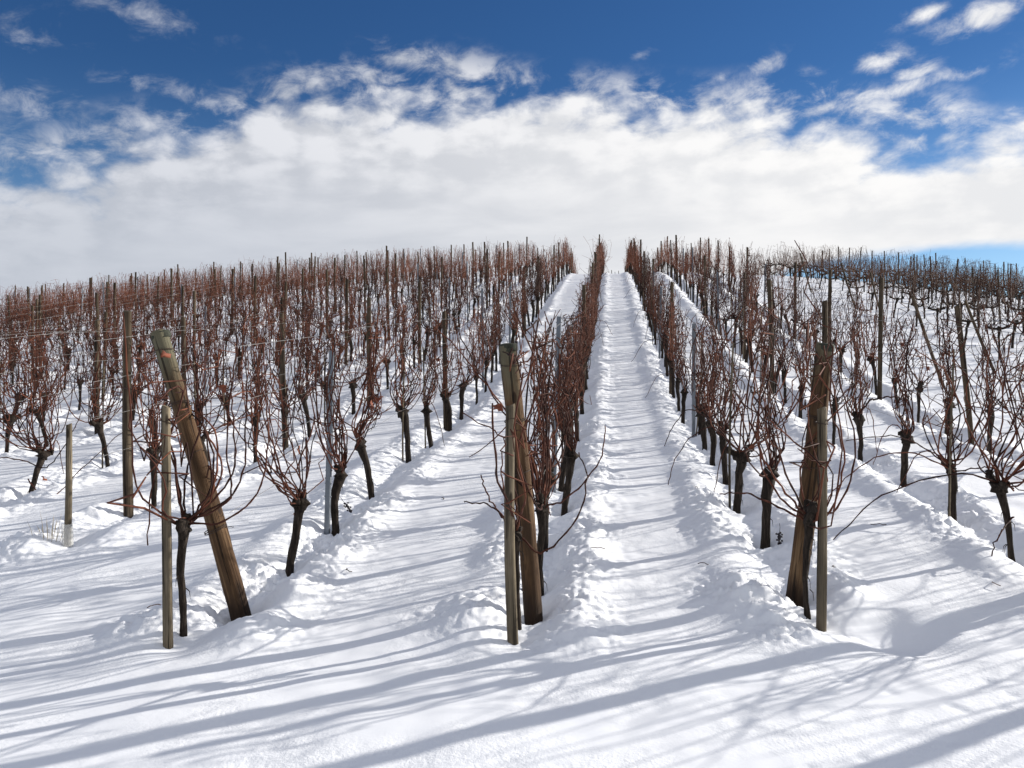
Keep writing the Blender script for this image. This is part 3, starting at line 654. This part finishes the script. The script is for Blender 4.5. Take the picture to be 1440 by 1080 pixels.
# dry grass tuft by the far left stake and a few short pegs on the crest of the lane
mb = MB(); rs = np.random.default_rng(3)
for i in range(20):
    a = rs.random()*6.28; q = np.array([math.cos(a), math.sin(a), 0])*rs.random()*.13; b = q*rs.uniform(1.2, 2.0); h = rs.uniform(.08, .24)
    mb.tube([(q[0], q[1], -.03), (.7*b[0]+.3*q[0], .7*b[1]+.3*q[1], h*.6), (b[0]*1.1, b[1]*1.1, h)], [.0022, .0018, .0006], 3)
gx, gy = -4.96, 6.76
o = link('grass_tuft', mb.mesh('grass'), M['grass']); o.location = (gx, gy, G(gx, gy)); tag(o, 'pale dry grass tuft poking from the snow beside the far left stake', 'grass')
TWX = [(-2.0,6.1),(-.15,6.6),(.75,6.4),(2.3,7.6),(-3.5,7.2),(.9,8.6),(2.75,6.3),(-1.7,8.3),(-3.0,5.2),(1.7,6.5)]
rs = np.random.default_rng(21)
for i, (tx, ty) in enumerate(TWX):
    mb = MB(); a = rs.random()*6.28; L_ = rs.uniform(.06, .16); q = spline([(0, 0, .004), (L_*.5*math.cos(a), L_*.5*math.sin(a), .012), (L_*math.cos(a+.4), L_*math.sin(a+.4), .006)], 6, rs, .003); mb.tube(q, .0032, 5)
    o = link('twig', mb.mesh('twig'), M['cane_dark']); o.location = (tx, ty, G(tx, ty)); tag(o, 'short broken vine twig lying loose on the snow', 'twig', 'broken twigs lying on the snow')
PEG = post_mesh(880, .42, .03, .026, 8, 5, .08, M['wood'], M['grain'], .2)
for i, (x, s) in enumerate(((.98, 1.2), (-.10, .55), (.12, .7), (.33, .5), (.55, .6))):
    o = link('short_peg', PEG, None); y = 51.5+.4*(i % 2); o.location = (x, y, G(x, y)); o.scale = (s, s, s)
    if i == 0: tag(o, 'taller short peg on the lane crest against the right row', 'peg', 'short pegs on the crest of the lane')
    else: tag(o, 'tiny dark peg standing in the snow on the crest of the central lane', 'peg', 'short pegs on the crest of the lane')

# ------------------------------------------------------------------ sun, sky, camera
SUN_AZ, SUN_EL = R(58), R(20.5)
sd = Vector((math.sin(SUN_AZ)*math.cos(SUN_EL), math.cos(SUN_AZ)*math.cos(SUN_EL), math.sin(SUN_EL)))
sl = bpy.data.lights.new('sun', 'SUN'); sl.energy = 4.3; sl.angle = R(.55); sl.color = (1, .955, .88)
so = bpy.data.objects.new('sun', sl); COL.objects.link(so); so.location = (20, 20, 30); so.rotation_mode = 'QUATERNION'; so.rotation_quaternion = sd.to_track_quat('Z', 'Y')

world = bpy.data.worlds.new('World'); scene.world = world; world.use_nodes = True
nt = world.node_tree; nt.nodes.clear(); k = N(nt)
out = k.n('ShaderNodeOutputWorld'); bg = k.n('ShaderNodeBackground'); nt.links.new(bg.outputs[0], out.inputs[0]); bg.inputs[1].default_value = .10
sky = k.n('ShaderNodeTexSky', sky_type='NISHITA', sun_disc=False, sun_elevation=SUN_EL, sun_rotation=SUN_AZ, altitude=400, air_density=1.0, dust_density=.25, ozone_density=3.0)
gen = k.n('ShaderNodeTexCoord').outputs['Generated']; xyz = k.n('ShaderNodeSeparateXYZ'); k.put(xyz.inputs[0], gen)
az = k.math('ADD', k.math('MULTIPLY', k.math('ARCTAN2', xyz.outputs[0], xyz.outputs[1]), 57.2958), 6.8)
el = k.math('MULTIPLY', k.math('ARCSINE', xyz.outputs[2]), 57.2958)
def ae(x, y): return math.degrees(math.atan((x-720)/1152)), math.degrees(math.atan((540-y)/math.hypot(1152, x-720)))
def curve(pts, lo=-90, hi=90, emax=30.0):
    d = k.n('ShaderNodeFloatCurve'); mr = k.n('ShaderNodeMapRange'); k.put(mr.inputs[0], az); mr.inputs[1].default_value = lo; mr.inputs[2].default_value = hi
    k.put(d.inputs['Value'], mr.outputs[0]); c = d.mapping.curves[0]; P = sorted(((a-lo)/(hi-lo), e/emax) for a, e in pts)
    c.points[0].location = (0, P[0][1]); c.points[1].location = (1, P[-1][1])
    for a, e in P: c.points.new(a, e)
    d.mapping.update(); return k.math('MULTIPLY', d.outputs[0], emax)
topc = curve([ae(*p) for p in ((0, 255), (120, 225), (230, 190), (330, 165), (430, 132), (520, 150), (620, 150), (720, 125), (860, 138), (960, 150), (1060, 158), (1180, 178), (1300, 188), (1440, 195))]+[(-60, 9), (60, 14)])
wispc = curve([ae(*p) for p in ((0, 180), (150, 150), (330, 115), (430, 85), (560, 70), (650, 65), (740, 92), (900, 105), (1000, 112), (1100, 100), (1250, 115), (1350, 125), (1440, 160))]+[(-60, 13), (60, 17)])
botc = curve([ae(*p) for p in ((0, 530), (700, 500), (800, 430), (850, 392), (880, 392), (940, 415), (1050, 400), (1130, 378), (1200, 362), (1300, 352), (1440, 346))]+[(-60, 0), (45, 8.3), (70, 2)])
def uv(sa, se, shear=0.0, da=0.0, de=0.0):
    c = k.n('ShaderNodeCombineXYZ'); k.put(c.inputs[0], k.math('MULTIPLY', k.math('ADD', az, da), sa)); k.put(c.inputs[1], k.math('MULTIPLY', k.math('SUBTRACT', k.math('ADD', el, de), k.math('MULTIPLY', az, shear)), se)); return c.outputs[0]
def voro(vec, scale, sm=.35):
    d = k.n('ShaderNodeTexVoronoi', feature='SMOOTH_F1', voronoi_dimensions='2D'); k.put(d.inputs['Vector'], vec); d.inputs['Scale'].default_value = scale; d.inputs['Smoothness'].default_value = sm; return d.outputs['Distance']
def puffs(da=0.0, de=0.0):
    v = uv(.08, .14, .05, da, de); w = k.n('ShaderNodeTexNoise'); k.put(w.inputs['Vector'], v); w.inputs['Scale'].default_value = 2.4; w.inputs['Detail'].default_value = 5
    m = k.n('ShaderNodeVectorMath', operation='MULTIPLY_ADD'); k.put(m.inputs[0], w.outputs['Color']); m.inputs[1].default_value = (.38, .38, 0); k.put(m.inputs[2], v); q = m.outputs[0]
    f = k.noise(v, 5.0, 6, .64, .3)
    return k.math('ADD', k.math('ADD', k.math('MULTIPLY', voro(q, 2.1), -.55), k.math('MULTIPLY', voro(q, 5.2), -.36)), k.math('ADD', k.math('MULTIPLY', f, .75), .16))
P0 = puffs(); P1 = puffs(1.3, 1.0)
n_big = k.noise(uv(.055, .11), 2.0, 5, .60, .25); n_fine = k.noise(uv(.075, .13, .10), 4.8, 7, .66, .4); n_str = k.noise(uv(.035, .15, .02), 2.4, 5, .58, .3); n_soft = k.noise(uv(.05, .14), 1.6, 3, .5)
wid = k.math('MULTIPLY', k.math('SUBTRACT', n_big, .5), 3.5); wid2 = k.math('MULTIPLY', k.math('SUBTRACT', P0, .12), 5.5)
deck = k.sstep(k.math('ADD', k.math('SUBTRACT', topc, el), k.math('ADD', wid, wid2)), -.8, 2.2)
wz = k.sstep(k.math('SUBTRACT', wispc, el), -1.0, 2.0); wmask = k.sstep(k.math('ADD', k.math('MULTIPLY', n_fine, .55), k.math('ADD', k.math('MULTIPLY', P0, .30), k.math('MULTIPLY', n_big, .30))), .40, .62)
wisp = k.math('MULTIPLY', k.math('MULTIPLY', wz, wmask), .85)
SP = [(20, 45, 80, 26, .46), (205, 22, 95, 24, .5), (40, 145, 110, 26, .55), (225, 125, 90, 20, .52), (20, 190, 80, 24, .48), (130, 190, 60, 10, .4), (590, 85, 90, 26, .70), (490, 105, 80, 22, .65), (350, 130, 90, 20, .4),
      (1375, 24, 56, 18, .8), (1300, 20, 40, 12, .7), (1240, 88, 34, 16, .88), (1285, 102, 32, 13, .8), (1362, 103, 40, 12, .6), (1080, 92, 28, 14, .75), (905, 76, 24, 8, .35), (1140, 105, 24, 16, .4), (1250, 130, 120, 14, .8), (755, 98, 20, 8, .3)]
spots = None
for (sx, sy, rx_, ry_, a_) in SP:
    A, E = ae(sx, sy); ra, re = rx_/1152*57.3, ry_/1152*57.3
    dx = k.math('MULTIPLY', k.math('SUBTRACT', az, A), 1/ra); dy = k.math('MULTIPLY', k.math('SUBTRACT', k.math('SUBTRACT', el, E), k.math('MULTIPLY', k.math('SUBTRACT', az, A), .12 if sx > 700 else -.06)), 1/re)
    q = k.math('ADD', k.math('MULTIPLY', dx, dx), k.math('MULTIPLY', dy, dy)); g = k.math('MULTIPLY', k.math('POWER', 2.718, k.math('MULTIPLY', q, -1.0)), a_)
    spots = g if spots is None else k.math('MAXIMUM', spots, g)
sp = k.math('MULTIPLY', k.sstep(k.math('ADD', spots, k.math('ADD', k.math('MULTIPLY', k.math('SUBTRACT', n_fine, .5), 2.0), k.math('MULTIPLY', k.math('SUBTRACT', n_big, .5), .6))), .22, 1.15), k.math('MINIMUM', k.math('MULTIPLY', spots, 1.6), 1.0))
low = k.sstep(k.math('ADD', k.math('SUBTRACT', el, botc), k.math('MULTIPLY', k.math('SUBTRACT', n_str, .5), 1.6)), -.25, .55)
alpha = k.math('MULTIPLY', k.math('MAXIMUM', deck, k.math('MAXIMUM', wisp, sp)), low, clamp=True)
# cloud colour: whiter towards the sun, greyer low on the left, soft streaky relief
sunw = k.sstep(az, -30, 26)
emb = k.math('MULTIPLY', k.math('SUBTRACT', P0, P1), .75)
rel = k.math('ADD', k.math('ADD', k.math('MULTIPLY', n_str, .75), k.math('MULTIPLY', n_soft, .25)), k.math('MULTIPLY', emb, k.sstep(k.math('SUBTRACT', topc, el), 9.0, 1.0))); rel = k.sstep(rel, .30, .68)
lowgrey = k.sstep(el, 17, 8)
shade = k.math('MULTIPLY', k.math('SUBTRACT', 1.0, k.math('MULTIPLY', k.math('SUBTRACT', 1.0, rel), .55)), 1.0)
cl_dark = k.mix(sunw, (.545, .575, .645, 1), (.90, .905, .92, 1)); cl_lite = k.mix(sunw, (.78, .80, .86, 1), (1.06, 1.05, 1.04, 1))
ccol = k.mix(rel, cl_dark, cl_lite)
ccol = k.mix(k.math('MULTIPLY', lowgrey, k.math('SUBTRACT', .62, k.math('MULTIPLY', sunw, .52))), ccol, (.545, .59, .67, 1))
CLOUD = 6.4
cs = k.mix(1.0, ccol, (CLOUD, CLOUD, CLOUD, 1), 'MULTIPLY')
hz_ = k.sstep(el, 5, 21)
skyc = k.mix(1.0, sky.outputs[0], k.mix(hz_, (.60, .70, .80, 1), (.20, .36, .54, 1)), 'MULTIPLY')
# unseen broken cloud, added overhead and behind for brighter, more neutral fill light
n3 = k.noise(gen, 2.3, 4, .6, .3)
rest_m = k.math('MAXIMUM', k.sstep(el, 30, 46), k.sstep(k.math('ABSOLUTE', az), 46, 66))
rest_a = k.math('MULTIPLY', k.math('MULTIPLY', k.sstep(n3, .43, .58), rest_m), k.sstep(el, -1, 1))
alpha = k.math('MAXIMUM', alpha, rest_a)
k.put(bg.inputs[0], k.mix(alpha, skyc, cs))

cam = bpy.data.cameras.new('camera'); cam.sensor_width = 36; cam.lens = 28.8; cam.clip_end = 10000; cam.clip_start = .05
co = bpy.data.objects.new('camera', cam); COL.objects.link(co); co.location = (0, 0, CAMZ); co.rotation_euler = (R(90), 0, TH); scene.camera = co
scene.view_settings.view_transform = 'Standard'; scene.view_settings.look = 'None'; scene.view_settings.gamma = 1.0; scene.view_settings.use_curve_mapping = False
scene.view_settings.exposure = .57
scene.cycles.max_bounces = 6
print('vines', len(vines), 'posts', len(posts), len(posts2), 'objects', len(bpy.data.objects))
